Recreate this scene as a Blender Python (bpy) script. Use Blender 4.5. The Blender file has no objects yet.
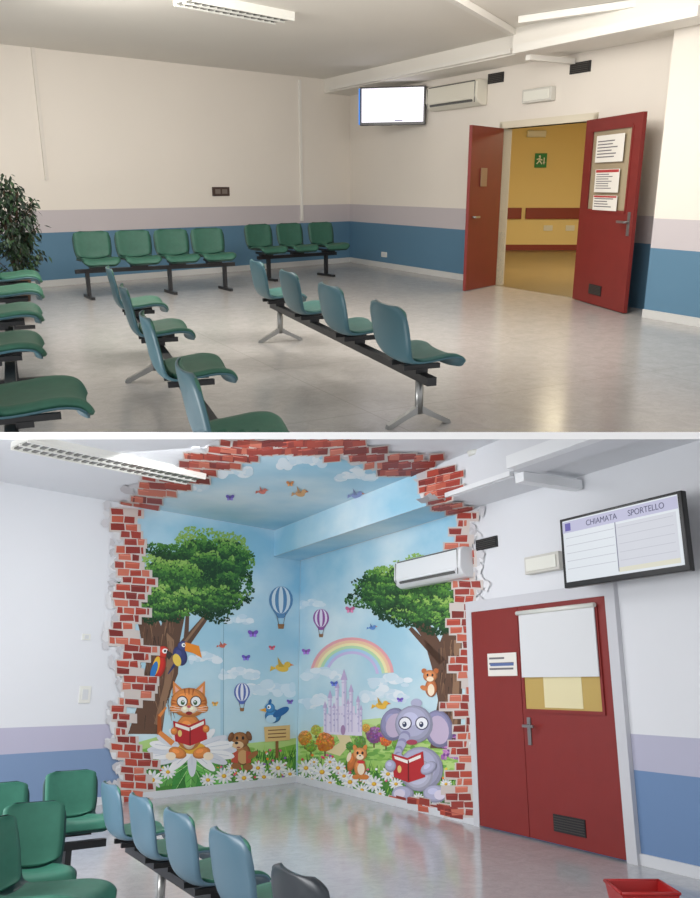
import bpy, bmesh, math, random
from mathutils import Matrix, Vector
random.seed(7)
PI=math.pi
sc=bpy.context.scene
sc.view_settings.view_transform='Standard'
# ------------------------------------------------------------------ rooms
F=820.0
PITCH={'A':math.radians(-17.85),'B':math.radians(16.0)}
H={'A':1.42,'B':1.45}
CAMW=Matrix.Translation((0,0,H['A']))@Matrix.Rotation(PI/2+PITCH['A'],4,'X')
CB=Matrix.Translation((0,0,H['B']))@Matrix.Rotation(PI/2+PITCH['B'],4,'X')
ROOM={'A':Matrix.Identity(4),'B':CAMW@CB.inverted()}
def ray(r,x,y):
    p=PITCH[r]; u=(x-350)/F; v=(449-y)/F
    return (u, math.cos(p)-v*math.sin(p), math.sin(p)+v*math.cos(p))
def proj(r,P):
    p=PITCH[r]; z=P[2]-H[r]; f=P[1]*math.cos(p)+z*math.sin(p); v=-P[1]*math.sin(p)+z*math.cos(p)
    return (350+F*P[0]/f,449-F*v/f)
def atz(r,x,y,z=0):
    d=ray(r,x,y); t=(z-H[r])/d[2]
    return Vector((d[0]*t,d[1]*t,z))
K={'A':atz('A',350,262),'B':atz('B',297,782)}
VP={'A':(1300,-130),'B':(1150,-110)}; HOR={'A':185,'B':684}
D={};N={}
for r in 'AB':
    for w,vx in zip('LR',VP[r]):
        a=ray(r,vx,HOR[r]); v=Vector((-a[0],-a[1],0)).normalized(); D[r+w]=v
        n=Vector((-v.y,v.x,0))
        if n.dot(K[r])>0: n=-n
        N[r+w]=n
def wall(r,w,x,y,off=0.0):
    d=ray(r,x,y); e=D[r+w]; k=K[r]+N[r+w]*off
    det=-d[0]*e[1]+e[0]*d[1]
    t=(-k[0]*e[1]+e[0]*k[1])/det
    s=(d[0]*k[1]-d[1]*k[0])/det
    return s,H[r]+d[2]*t
def wpos(r,w,s,z,off=0.0):
    p=K[r]+D[r+w]*s+N[r+w]*off
    return Vector((p.x,p.y,z))
def frame(origin,y):           # x right, -y front, z up
    y=Vector((y[0],y[1],0)).normalized(); x=Vector((y.y,-y.x,0))
    m=Matrix.Identity(4)
    for i in range(3):
        m[i][0]=x[i]; m[i][1]=y[i]; m[i][2]=(0,0,1)[i]; m[i][3]=origin[i]
    return m
def wr(r,w,x0,x1,yt,yb,off=0.0):
    xc=(x0+x1)/2; ym=(yt+yb)/2
    a=wall(r,w,x0,ym,off)[0]; b=wall(r,w,x1,ym,off)[0]
    zt=wall(r,w,xc,yt,off)[1]; zb=wall(r,w,xc,yb,off)[1]
    M=frame(wpos(r,w,(a+b)/2,(zt+zb)/2,off),-N[r+w])
    return M,abs(a-b),zt-zb
# ------------------------------------------------------------------ materials
MC={}
def lin(c):
    return tuple(((v/255)/12.92 if v/255<=0.04045 else ((v/255+0.055)/1.055)**2.4) for v in c)
def mat(name,c,rough=0.6,metal=0.0,emis=0.0,var=0.0,scale=8.0,coat=0.0):
    key=(name,c,rough,metal,emis)
    if key in MC: return MC[key]
    m=bpy.data.materials.new(name); m.use_nodes=True; nt=m.node_tree; b=nt.nodes['Principled BSDF']
    col=lin(c)+(1,)
    b.inputs['Base Color'].default_value=col; b.inputs['Roughness'].default_value=rough; b.inputs['Metallic'].default_value=metal
    b.inputs['Coat Weight'].default_value=coat
    if emis:
        b.inputs['Base Color'].default_value=(.01,.01,.01,1)
        b.inputs['Emission Color'].default_value=col; b.inputs['Emission Strength'].default_value=emis
    if var:
        tc=nt.nodes.new('ShaderNodeTexCoord'); n=nt.nodes.new('ShaderNodeTexNoise'); n.inputs['Scale'].default_value=scale; n.inputs['Detail'].default_value=5
        cr=nt.nodes.new('ShaderNodeValToRGB'); cr.color_ramp.elements[0].position=.3; cr.color_ramp.elements[1].position=.7
        cr.color_ramp.elements[0].color=tuple(v*(1-var) for v in col[:3])+(1,); cr.color_ramp.elements[1].color=tuple(min(1,v*(1+var)) for v in col[:3])+(1,)
        nt.links.new(tc.outputs['Object'],n.inputs['Vector']); nt.links.new(n.outputs['Fac'],cr.inputs['Fac']); nt.links.new(cr.outputs['Color'],b.inputs['Base Color'])
    MC[key]=m; return m
def banded(name,top,lav,blue,z1,z2):
    m=bpy.data.materials.new(name); m.use_nodes=True; nt=m.node_tree; b=nt.nodes['Principled BSDF']; b.inputs['Roughness'].default_value=.55
    tc=nt.nodes.new('ShaderNodeTexCoord'); sp=nt.nodes.new('ShaderNodeSeparateXYZ'); nt.links.new(tc.outputs['Object'],sp.inputs[0])
    dv=nt.nodes.new('ShaderNodeMath'); dv.operation='DIVIDE'; dv.inputs[1].default_value=5; nt.links.new(sp.outputs['Z'],dv.inputs[0])
    cr=nt.nodes.new('ShaderNodeValToRGB'); cr.color_ramp.interpolation='CONSTANT'
    cr.color_ramp.elements[0].color=lin(blue)+(1,); cr.color_ramp.elements[1].position=z1/5; cr.color_ramp.elements[1].color=lin(lav)+(1,)
    e=cr.color_ramp.elements.new(z2/5); e.color=lin(top)+(1,)
    nt.links.new(dv.outputs[0],cr.inputs['Fac'])
    n=nt.nodes.new('ShaderNodeTexNoise'); n.inputs['Scale'].default_value=.8; n.inputs['Detail'].default_value=4; nt.links.new(tc.outputs['Object'],n.inputs['Vector'])
    mr=nt.nodes.new('ShaderNodeMapRange'); mr.inputs['To Min'].default_value=.95; mr.inputs['To Max'].default_value=1.03; nt.links.new(n.outputs['Fac'],mr.inputs['Value'])
    mx=nt.nodes.new('ShaderNodeVectorMath'); mx.operation='SCALE'; nt.links.new(cr.outputs['Color'],mx.inputs[0]); nt.links.new(mr.outputs[0],mx.inputs['Scale'])
    nt.links.new(mx.outputs[0],b.inputs['Base Color']); return m
def floormat(name,c,joint,rough,ang):
    m=bpy.data.materials.new(name); m.use_nodes=True; nt=m.node_tree; b=nt.nodes['Principled BSDF']; b.inputs['Roughness'].default_value=rough
    tc=nt.nodes.new('ShaderNodeTexCoord'); mp=nt.nodes.new('ShaderNodeMapping'); mp.inputs['Rotation'].default_value=(0,0,ang); nt.links.new(tc.outputs['Object'],mp.inputs[0])
    n=nt.nodes.new('ShaderNodeTexNoise'); n.inputs['Scale'].default_value=7; n.inputs['Detail'].default_value=12; n.inputs['Roughness'].default_value=.85; n.inputs['Distortion'].default_value=.8
    nt.links.new(mp.outputs[0],n.inputs['Vector'])
    cr=nt.nodes.new('ShaderNodeValToRGB'); cr.color_ramp.elements[0].position=.4; cr.color_ramp.elements[1].position=.6
    cc=lin(c); cr.color_ramp.elements[0].color=tuple(v*.9 for v in cc)+(1,); cr.color_ramp.elements[1].color=tuple(v*1.08 for v in cc)+(1,)
    nt.links.new(n.outputs['Fac'],cr.inputs['Fac'])
    br=nt.nodes.new('ShaderNodeTexBrick'); br.offset=0; br.inputs['Scale'].default_value=1; br.inputs['Brick Width'].default_value=2.6; br.inputs['Row Height'].default_value=1.5; br.inputs['Mortar Size'].default_value=.005
    br.inputs['Mortar'].default_value=lin(joint)+(1,); nt.links.new(mp.outputs[0],br.inputs['Vector']); nt.links.new(cr.outputs['Color'],br.inputs['Color1']); nt.links.new(cr.outputs['Color'],br.inputs['Color2'])
    nt.links.new(br.outputs['Color'],b.inputs['Base Color']); return m
def skymat():
    m=bpy.data.materials.new('painted_sky'); m.use_nodes=True; nt=m.node_tree; b=nt.nodes['Principled BSDF']; b.inputs['Roughness'].default_value=.6
    tc=nt.nodes.new('ShaderNodeTexCoord'); n=nt.nodes.new('ShaderNodeTexNoise'); n.inputs['Scale'].default_value=.6; n.inputs['Detail'].default_value=5
    mp=nt.nodes.new('ShaderNodeMapping'); mp.inputs['Scale'].default_value=(1,1,1.8); nt.links.new(tc.outputs['Object'],mp.inputs[0]); nt.links.new(mp.outputs[0],n.inputs['Vector'])
    cr=nt.nodes.new('ShaderNodeValToRGB'); cr.color_ramp.elements[0].position=.38; cr.color_ramp.elements[0].color=lin((152,200,222))+(1,)
    cr.color_ramp.elements[1].position=.68; cr.color_ramp.elements[1].color=lin((214,231,238))+(1,)
    nt.links.new(n.outputs['Fac'],cr.inputs['Fac'])
    sp=nt.nodes.new('ShaderNodeSeparateXYZ'); nt.links.new(tc.outputs['Object'],sp.inputs[0])
    mr=nt.nodes.new('ShaderNodeMapRange'); mr.inputs['From Min'].default_value=.6; mr.inputs['From Max'].default_value=2.8; mr.inputs['To Min'].default_value=.66; mr.inputs['To Max'].default_value=0; nt.links.new(sp.outputs['Z'],mr.inputs['Value'])
    mx=nt.nodes.new('ShaderNodeMix'); mx.data_type='RGBA'; nt.links.new(mr.outputs[0],mx.inputs['Factor']); nt.links.new(cr.outputs['Color'],mx.inputs[6]); mx.inputs[7].default_value=lin((204,228,232))+(1,)
    nt.links.new(mx.outputs[2],b.inputs['Base Color']); return m
# ------------------------------------------------------------------ mesh builder
class MB:
    def __init__(s): s.bm=bmesh.new(); s.mats=[]
    def mi(s,m):
        if m not in s.mats: s.mats.append(m)
        return s.mats.index(m)
    def face(s,pts,m,smooth=False):
        f=s.bm.faces.new([s.bm.verts.new(p) for p in pts]); f.material_index=s.mi(m); f.smooth=smooth; return f
    def prism(s,pts,vec,m):
        vec=Vector(vec); a=[s.bm.verts.new(p) for p in pts]; b=[s.bm.verts.new(Vector(p)+vec) for p in pts]; k=s.mi(m)
        fs=[s.bm.faces.new(a),s.bm.faces.new(b[::-1])]
        for i in range(len(a)):
            j=(i+1)%len(a); fs.append(s.bm.faces.new([a[i],b[i],b[j],a[j]]))
        for f in fs: f.material_index=k
        bmesh.ops.recalc_face_normals(s.bm,faces=fs)
    def box(s,c,d,m,R=None):
        x,y,z=[v/2 for v in d]; P=[Vector(p) for p in ((-x,-y,-z),(x,-y,-z),(x,y,-z),(-x,y,-z))]
        up=Vector((0,0,2*z))
        if R: P=[R@p for p in P]; up=R@up
        c=Vector(c); s.prism([c+p for p in P],up,m)
    def cyl(s,p0,p1,r,m,seg=14,r1=None):
        p0=Vector(p0);p1=Vector(p1); r1=r if r1 is None else r1
        d=(p1-p0).normalized(); a=d.orthogonal().normalized(); b=d.cross(a); k=s.mi(m)
        A=[];B=[]
        for i in range(seg):
            t=2*PI*i/seg; o=a*math.cos(t)+b*math.sin(t); A.append(s.bm.verts.new(p0+o*r)); B.append(s.bm.verts.new(p1+o*r1))
        fs=[s.bm.faces.new(A[::-1]),s.bm.faces.new(B)]
        for i in range(seg):
            j=(i+1)%seg; f=s.bm.faces.new([A[i],A[j],B[j],B[i]]); f.smooth=True; fs.append(f)
        for f in fs: f.material_index=k
    def tube(s,pts,r,m,seg=10):
        for i in range(len(pts)-1): s.cyl(pts[i],pts[i+1],r,m,seg)
    def mesh(s,name):
        me=bpy.data.meshes.new(name); s.bm.to_mesh(me); s.bm.free()
        for m in s.mats: me.materials.append(m)
        return me
def link(o): sc.collection.objects.link(o); return o
def obj(name,me,M=None,parent=None,bevel=0):
    o=bpy.data.objects.new(name,me); link(o)
    if parent: o.parent=parent
    if M is not None: o.matrix_basis=M
    if bevel:
        b=o.modifiers.new('bevel','BEVEL'); b.width=bevel; b.segments=2; b.limit_method='ANGLE'
    return o
def thing(name,label,cat,room,M,me=None,group=None,bevel=0):
    o=obj(name,me,ROOM[room]@M,bevel=bevel)
    o['label']=label; o['category']=cat
    if group: o['group']=group
    return o
def struct(name,me,room,M=Matrix.Identity(4),label=None):
    o=obj(name,me,ROOM[room]@M); o['kind']='structure'
    if label: o['label']=label
    return o
def section(o,room,Mroom,keep_above):
    """cutaway of the two storeys: trim along the sloping section between them"""
    me=o.data; bm=bmesh.new(); bm.from_mesh(me); bm.transform(Mroom)
    a=ray(room,350,432.3 if room=='A' else 439.2); n=Vector((0,-a[2],a[1]))
    if not keep_above: n=-n
    g=bmesh.ops.bisect_plane(bm,geom=bm.verts[:]+bm.edges[:]+bm.faces[:],plane_co=(0,0,H[room]),plane_no=n,clear_inner=True,dist=1e-5)
    ed=[e for e in g['geom_cut'] if isinstance(e,bmesh.types.BMEdge)]
    if ed:
        try: bmesh.ops.holes_fill(bm,edges=ed)
        except Exception: pass
    bm.transform(Mroom.inverted()); nv=len(bm.verts); bm.to_mesh(me); bm.free()
    return nv
I4=Matrix.Identity(4)
def text_mesh(body,size,m,extrude=.0006):
    c=bpy.data.curves.new('lettering','FONT'); c.body=body; c.size=size; c.extrude=extrude; c.align_x='CENTER'; c.align_y='CENTER'
    o=bpy.data.objects.new('lettering_source',c); link(o); dg=bpy.context.evaluated_depsgraph_get(); dg.update()
    me=bpy.data.meshes.new_from_object(o.evaluated_get(dg)); bpy.data.objects.remove(o); me.materials.clear(); me.materials.append(m); return me
# palette
white_plastic=mat('white_plastic',(222,222,215),.4)
black=mat('black_metal',(28,28,30),.4)
alu=mat('cast_aluminium',(150,150,148),.35,.8)
# ------------------------------------------------------------------ shell A
CA=3.2; SA=2.97; SWA=.6
wallA=banded('wall_paint_warm',(228,221,211),(192,185,188),(86,124,150),.76,1.06)
ceilA=mat('ceiling_paint_warm',(226,222,214),.8,var=.02,scale=.7)
flA=floormat('linoleum_warm',(170,167,164),(156,153,150),.2,-.5)
def slab_wall(name,r,w,s0,s1,z0,z1,m,cut=False,th=.12):
    b=MB(); p=[wpos(r,w,s0,z0),wpos(r,w,s1,z0),wpos(r,w,s1,z1),wpos(r,w,s0,z1)]
    b.prism(p,-N[r+w]*th,m); o=struct(name,b.mesh(name),r)
    if cut: section(o,r,I4,r=='A')
    return o
def flat(name,r,pts,z,th,m,cut=False):
    b=MB(); b.prism([(p[0],p[1],z) for p in pts],(0,0,th),m); o=struct(name,b.mesh(name),r)
    if cut: section(o,r,I4,r=='A')
    return o
slab_wall('wall_left','A','L',0,9.5,0,CA,wallA)
s_l=wall('A','R',499,210)[0]; s_r=wall('A','R',587,210)[0]; ztop=wall('A','R',500,129)[1]
s_end=wall('A','R',652,200)[0]+.3
b=MB()
for (a,c,z0,z1) in ((0,s_l,0,CA),(s_r,s_end,0,CA),(s_l,s_r,ztop,CA)):
    b.prism([wpos('A','R',a,z0),wpos('A','R',c,z0),wpos('A','R',c,z1),wpos('A','R',a,z1)],-N['AR']*.14,wallA)
struct('wall_right',b.mesh('wall_right'),'A')
pa=atz('A',643,317); pb=pa+D['AR']*2.2
b=MB(); b.prism([pa,pb,pb-N['AR']*.5,pa-N['AR']*.5],(0,0,CA),wallA); struct('wall_pillar',b.mesh('wall_pillar'),'A')
yf=atz('A',350,432.3).y
KA=K['A']; eL=wpos('A','L',9.5,0); eR=wpos('A','R',s_end,0)
flat('floor','A',[KA+Vector((0,.1,0)),eL,(eL.x,yf),(5,yf),(5,6.5),pb-N['AR']*.5,eR],-.034,.034,flA)
b=MB(); b.box((0,yf-.003,-.02),(9.6,.004,.044),mat('slab_edge',(254,254,254),.6)); struct('trim_1',b.mesh('slab_edge'),'A')
flat('ceiling','A',[KA+Vector((0,.1,0)),eL,(eL.x,2.5),(5,2.5),(5,6.5),pb-N['AR']*.5,eR],CA,.05,ceilA)
def soffit(r,sw0,sw,z0,z1,s0,s1,m,cut,name='trim_2'):
    b=MB(); p=[wpos(r,'R',s0,z0,sw0),wpos(r,'R',s1,z0,sw0),wpos(r,'R',s1,z0,sw),wpos(r,'R',s0,z0,sw)]
    b.prism(p,(0,0,z1-z0),m); o=struct(name,b.mesh('soffit'),r)
    if cut: section(o,r,I4,r=='A')
sofA=mat('soffit_paint_warm',(230,226,218),.7)
soffit('A',0,SWA,SA,CA,-.3,11,sofA,False)
sA2=wall('A','R',512,58,SWA+.3)[0]
soffit('A',SWA,SWA+.3,SA-.06,CA,sA2,11,sofA,False,'trim_10')
bb=mat('baseboard_grey',(200,200,198),.5)
def base(name,r,w,s0,s1,m=bb):
    b=MB(); p=[wpos(r,w,s0,0),wpos(r,w,s1,0),wpos(r,w,s1,0,.02),wpos(r,w,s0,0,.02)]; b.prism(p,(0,0,.09),m); struct(name,b.mesh(name),r)
base('baseboard_left','A','L',0,9.5); base('baseboard_right','A','R',0,s_l-.06); 
b=MB(); b.prism([pa+N['AR']*.001,pb+N['AR']*.001,pb+N['AR']*.02,pa+N['AR']*.02],(0,0,.09),bb); struct('baseboard_pillar',b.mesh('bb'),'A')
trk=mat('trunking_white',(228,225,218),.5)
def vconduit(r,w,x,yt,yb,m,name='trim_3',wd=.05):
    s,z1=wall(r,w,x,yt); z0=wall(r,w,x,yb)[1]
    b=MB(); b.box((0,-.016,0),(wd,.03,z1-z0),m); struct(name,b.mesh('conduit'),r,frame(wpos(r,w,s,(z0+z1)/2),-N[r+w]))
vconduit('A','L',299,80,221,trk); vconduit('A','L',32,46,180,mat('wall_tone',(220,214,205),.6))
def seg_box(r,p0,p1,wd,ht,m,name,cut=False):
    p0=Vector(p0);p1=Vector(p1); d=(p1-p0); L=d.length; d.normalize(); ref=Vector((0,0,1)) if abs(d.z)<.9 else D[r+'R']; sd=d.cross(ref).normalized(); up=sd.cross(d)
    b=MB(); b.prism([p0-sd*wd/2-up*ht/2,p0+sd*wd/2-up*ht/2,p0+sd*wd/2+up*ht/2,p0-sd*wd/2+up*ht/2],d*L,m)
    o=struct(name,b.mesh(name),r)
    if cut: section(o,r,I4,r=='A')
def soff_pt(r,x,y,off,z=None):
    s,zz=wall(r,'R',x,y,off); return wpos(r,'R',s,zz if z is None else z,off)
o_=SWA+.05
seg_box('A',soff_pt('A',330,88,o_,SA+.04),soff_pt('A',512,48,o_,SA+.04),.05,.05,trk,'trim_4')
seg_box('A',soff_pt('A',515,60,o_+.3,SA-.02),soff_pt('A',700,20,o_+.3,SA-.02),.09,.09,trk,'trim_4')
q=soff_pt('A',528,60,SWA+.15,SA-.09); seg_box('A',q,q-N['AR']*(SWA+.12),.09,.06,trk,'trim_4')
p0=atz('A',440,-10,CA-.04); p1=soff_pt('A',512,40,o_+.26,CA-.04); seg_box('A',p0,p1,.08,.07,trk,'trim_4')
seg_box('A',atz('A',520,20,CA-.04),atz('A',720,-8,CA-.04),.08,.07,trk,'trim_4')
# ------------------------------------------------------------------ corridor beyond door A
yel=mat('corridor_yellow_paint',(232,210,148),.6); red=mat('door_red_laminate',(118,36,32),.5,var=.05,scale=5); redr=mat('handrail_red',(134,52,40),.5)
yb=atz('A',540,250).y
b=MB(); b.box((4.6,yb+.05,1.5),(4.6,.1,3.1),yel); struct('wall_back',b.mesh('corridor_back'),'A')
b=MB(); b.box((6.4,(yb+5.5)/2,1.5),(.1,yb-5.5,3.1),yel); struct('wall_side',b.mesh('corridor_side'),'A')
q0=wpos('A','R',s_l-.35,0,-.15); b=MB(); b.prism([q0,(q0.x,yb,0),(q0.x-.1,yb,0),(q0.x-.1,q0.y+.2,0)],(0,0,3.1),yel); struct('wall_side',b.mesh('corridor_side'),'A')
cf=mat('corridor_floor',(116,100,72),.3,var=.08,scale=2)
qe=wpos('A','R',s_end+1.2,0,-.15)
poly=[q0,qe,(6.4,qe.y),(6.4,yb),(q0.x,yb)]
flat('floor','A',poly,-.034,.034,cf); flat('ceiling','A',poly,2.85,.05,mat('corridor_ceiling',(224,212,172),.7))
b=MB(); b.prism([wpos('A','R',s_l,-.034,0),wpos('A','R',s_r,-.034,0),wpos('A','R',s_r,-.034,-.15),wpos('A','R',s_l,-.034,-.15)],(0,0,.036),cf); struct('trim_5',b.mesh('threshold'),'A')
for (x0,x1) in ((496,514),(518,600)):
    X0=(x0-350)/F*yb/.9964; X1=(x1-350)/F*yb/.9964
    zc=H['A']-(211-185)/F*yb
    b=MB(); b.box(((X0+X1)/2,yb-.03,zc),(X1-X0,.05,.24),redr)
    t=thing('handrail','red wooden wall guard rail along the corridor wall','handrail','A',I4,b.mesh('handrail'),bevel=.008)
b=MB(); b.box((4.6,yb-.01,.06),(4.0,.02,.12),redr); struct('baseboard_back',b.mesh('bb'),'A')
def bw(x,y):
    d=ray('A',x,y); t=yb/d[1]; return Vector((d[0]*t,yb,H['A']+d[2]*t))
g=bw(540.5,160.5); b=MB(); b.box((0,-.02,0),(.26,.04,.3),mat('sign_green',(20,130,66),.5)); 
M=Matrix.Translation(g); t=thing('exit_sign','green emergency exit sign with a white running figure','sign','A',M,b.mesh('exit_sign'))
wsg=mat('sign_white',(240,245,240),.5); b=MB()
b.box((-.03,-.043,.085),(.04,.004,.04),wsg)
for (x,z,l,a) in ((-.03,.03,.1,.3),(-.06,-.04,.09,.8),(0,-.04,.09,-.6),(-.06,.03,.07,1.2),(0,.02,.07,-1.1),):
    b.box((x,-.043,z),(.025,.004,l),wsg,Matrix.Rotation(a,3,'Y'))
b.box((.07,-.043,0),(.02,.004,.12),wsg); b.face([(.04,-.045,-.03),(.1,-.045,-.03),(.07,-.045,-.09)],wsg)
obj('pictogram',b.mesh('pictogram'),parent=t)
g=bw(536,134); b=MB(); b.box((0,-.045,0),(.42,.1,.14),white_plastic); thing('emergency_lamp','small white emergency lamp on the corridor wall','lamp','A',Matrix.Translation(g),b.mesh('lamp'),bevel=.02)
for x in (548,570):
    g=bw(x,228); b=MB(); b.box((0,-.01,0),(.2,.02,.12),white_plastic); thing('wall_socket','white plastic socket plate under the handrail','socket','A',Matrix.Translation(g),b.mesh('socket'),bevel=.004)
fr=mat('frame_cream',(216,208,188),.5)
b=MB()
for (a,c,z0,z1) in ((s_l-.06,s_l,0,ztop+.07),(s_r,s_r+.06,0,ztop+.07),(s_l-.06,s_r+.06,ztop,ztop+.09)):
    b.prism([wpos('A','R',a,z0,.02),wpos('A','R',c,z0,.02),wpos('A','R',c,z1,.02),wpos('A','R',a,z1,.02)],-N['AR']*.18,fr)
struct('trim_6',b.mesh('door_frame'),'A')
def leaf_A(name,hinge,free,zt,full):
    hinge=Vector((hinge[0],hinge[1],0)); free=Vector((free[0],free[1],0)); L=(free-hinge).length
    x=(free-hinge).normalized() if full else (hinge-free).normalized()
    o0=hinge if full else free
    y=Vector((-x.y,x.x,0)); M=frame(o0,y); b=MB(); th=.045
    if full:
        wx0,wx1,wz0,wz1=L*.14,L*.86,zt*.52,zt*.945
        for (x0,x1,z0,z1) in ((0,wx0,0,zt),(wx1,L,0,zt),(wx0,wx1,0,wz0),(wx0,wx1,wz1,zt)): b.box(((x0+x1)/2,0,(z0+z1)/2+.01),(x1-x0,th,z1-z0),red)
    else: b.box((L/2,0,zt/2+.01),(L,th,zt),red)
    o=struct(name,b.mesh(name),'A',M)
    if full:
        g=MB(); g.box(((wx0+wx1)/2,0,(wz0+wz1)/2),(wx1-wx0,.01,wz1-wz0),mat('door_glass_amber',(166,152,126),.15)); obj('window_pane',g.mesh('pane'),parent=o)
        g=MB()
        for (x0,x1,z0,z1) in ((wx0-.02,wx0+.015,wz0,wz1),(wx1-.015,wx1+.02,wz0,wz1),(wx0,wx1,wz0-.02,wz0+.015),(wx0,wx1,wz1-.015,wz1+.02)): g.box(((x0+x1)/2,-.026,(z0+z1)/2),(x1-x0,.01,z1-z0),red)
        obj('window_bead',g.mesh('bead'),parent=o)
        g=MB(); g.cyl((L-.08,-.03,1.02),(L-.08,-.09,1.02),.014,alu); g.box((L-.15,-.09,1.02),(.17,.018,.025),alu); g.box((L-.08,-.028,1.0),(.05,.012,.26),alu); obj('handle',g.mesh('handle'),parent=o)
        g=MB(); g.box((L*.45,-.026,.19),(.32,.008,.12),black)
        for i in range(6): g.box((L*.45,-.032,.145+.018*i),(.3,.006,.006),mat('vent_grey',(70,66,62),.5))
        obj('vent_grille',g.mesh('vent'),parent=o)
    return o,L,zt
hl=wpos('A','R',s_l+.02,0,.03); fl_=atz('A',464,291.5)
door1,L1,_=leaf_A('door_1',hl,fl_,ztop-.01,False)
g=MB(); g.cyl((.1,-.03,1.0),(.1,-.08,1.0),.014,alu); g.box((.15,-.08,1.0),(.12,.018,.025),alu); obj('handle',g.mesh('handle'),parent=door1)
hr=wpos('A','R',s_r-.02,0,.08); frr=atz('A',625,314)
door2,L2,_=leaf_A('door_2',hr,frr,ztop-.01,True)
paper=mat('paper_white',(226,222,214),.7); ink=mat('ink_grey',(110,106,110),.7); pink=mat('ink_red',(176,60,60),.6)
def notice(M,w,h,label,hdr=None,lines=8,room='A'):
    b=MB(); b.box((0,-.002,0),(w,.003,h),paper); t=thing('notice_sheet',label,'paper notice',room,M,b.mesh('sheet'))
    b=MB()
    if hdr: b.box((0,-.0045,h*.42),(w*.94,.001,h*.12),hdr)
    for i in range(lines):
        z=h*.28-i*h*.7/lines; ww=w*random.uniform(.5,.85); b.box((-(w*.88-ww)/2,-.0045,z),(ww,.001,h*.25/lines),ink)
    obj('printed_text',b.mesh('text'),parent=t); return t
dm=door2.matrix_basis
def on_door2(x,z,w,h,label,hdr,lines): notice(ROOM['A'].inverted()@dm@Matrix.Translation((x,-.026-.008,z)),w,h,label,hdr,lines)
on_door2(L2*.5,ztop*.84,L2*.5,.3,'white printed notice taped to the red door window',None,6)
on_door2(L2*.5,ztop*.675,L2*.44,.26,'white printed notice with a red heading on the door',pink,7)
on_door2(L2*.5,ztop*.56,L2*.44,.17,'small white printed sheet on the door',pink,4)
b=MB(); b.box((0,-.006,0),(.17,.01,.24),mat('brown_plate',(150,120,96),.5)); thing('door_plate','brown square plate on the open red door leaf','sign','A',ROOM['A'].inverted()@door1.matrix_basis@Matrix.Translation((L1*.4,-.026,ztop*.70)),b.mesh('plate'))
# ------------------------------------------------------------------ appliances
def tv(room,w,x0,x1,yt,yb,off,label,screen,halo=None,text=False,rot=0):
    M,W,Hh=wr(room,w,x0,x1,yt,yb,off)
    if rot:
        e=D[room+w]; ang=math.atan2(-e.y,e.x)
        ta=math.radians(rot); dist=M.translation.y; W=(x1-x0)/F*dist/math.cos(ang-ta); M=M@Matrix.Rotation(ta,4,'Z')
    b=MB(); b.box((0,.03,0),(W,.06,Hh),mat('tv_black',(16,16,18),.3)); t=thing('television',label,'television',room,M,b.mesh('tv_body'),bevel=.008)
    b=MB(); b.box((0,-.002,.012),(W*.94,.006,Hh*.88),screen); s=obj('screen',b.mesh('screen'),parent=t)
    b=MB(); b.box((0,.12,0),(.1,.16,.1),black); b.box((0,.2,0),(.12,.05,.12),black)
    if rot: 
        R3=Matrix.Rotation(-math.radians(rot),3,'Z'); v=R3@Vector((0,off-.1,0)); b.cyl((0,.15,0),(v.x,v.y+.08,0),.035,black)
    else: b.box((0,off*.6,0),(.08,off*.7,.08),black); b.box((0,off-.03,0),(.25,.03,.3),black)
    obj('wall_bracket',b.mesh('bracket'),parent=t)
    if text:
        lav=mat('screen_lavender',(196,196,224),.4,emis=.85); gr=mat('screen_text_grey',(90,92,130),.4,emis=.6); yw=mat('screen_cream',(226,224,206),.4,emis=.85)
        b=MB(); b.box((0,-.007,Hh*.36),(W*.94,.002,Hh*.16),lav); b.box((W*.22,-.0065,-.06*Hh),(W*.46,.001,Hh*.62),mat('screen_panel',(214,217,226),.4,emis=.87)); b.box((W*.22,-.0072,-.36*Hh),(W*.46,.001,Hh*.06),yw)
        for i in range(5): b.box((-W*.235,-.008,Hh*(.2-.11*i)),(W*.42,.001,.005),mat('screen_rule',(198,200,212),.4,emis=.82)); b.box((W*.22,-.008,Hh*(.2-.11*i)),(W*.42,.001,.005),mat('screen_rule',(198,200,212),.4,emis=.82))
        b.box((-.01*W,-.008,-.05*Hh),(.01,.001,Hh*.66),mat('screen_divider',(140,142,166),.4,emis=.7)); b.box((W*-.42,-.009,Hh*.36),(W*.05,.001,Hh*.11),mat('screen_blue',(110,100,190),.4,emis=.7))
        obj('screen_layout',b.mesh('layout'),parent=s)
        for body,x in (('CHIAMATA',-.12),('SPORTELLO',.24)):
            obj('screen_text',text_mesh(body,Hh*.115,gr),Matrix.Translation((x*W,-.0115,.355*Hh))@Matrix.Rotation(PI/2,4,'X'),parent=s)
    else:
        if halo:
            b=MB(); b.box((-W*.5-.012,.03,0),(.02,.05,Hh*.94),halo); obj('glow_strip',b.mesh('edge'),parent=t)  # emissive strip stands in for the blue glow beside the screen
        b=MB(); b.box((W*.1,-.006,-Hh*.38),(W*.12,.001,Hh*.03),mat('screen_icon',(150,150,190),.4,emis=.6)); obj('screen_icon',b.mesh('icon'),parent=s)
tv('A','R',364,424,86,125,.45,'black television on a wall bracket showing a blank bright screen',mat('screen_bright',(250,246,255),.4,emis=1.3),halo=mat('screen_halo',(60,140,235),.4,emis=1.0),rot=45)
tv('B','R',561,687,504,580,.35,'black television on a wall bracket showing a queue display',mat('screen_pale',(222,228,234),.4,emis=.93),text=True)
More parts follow.
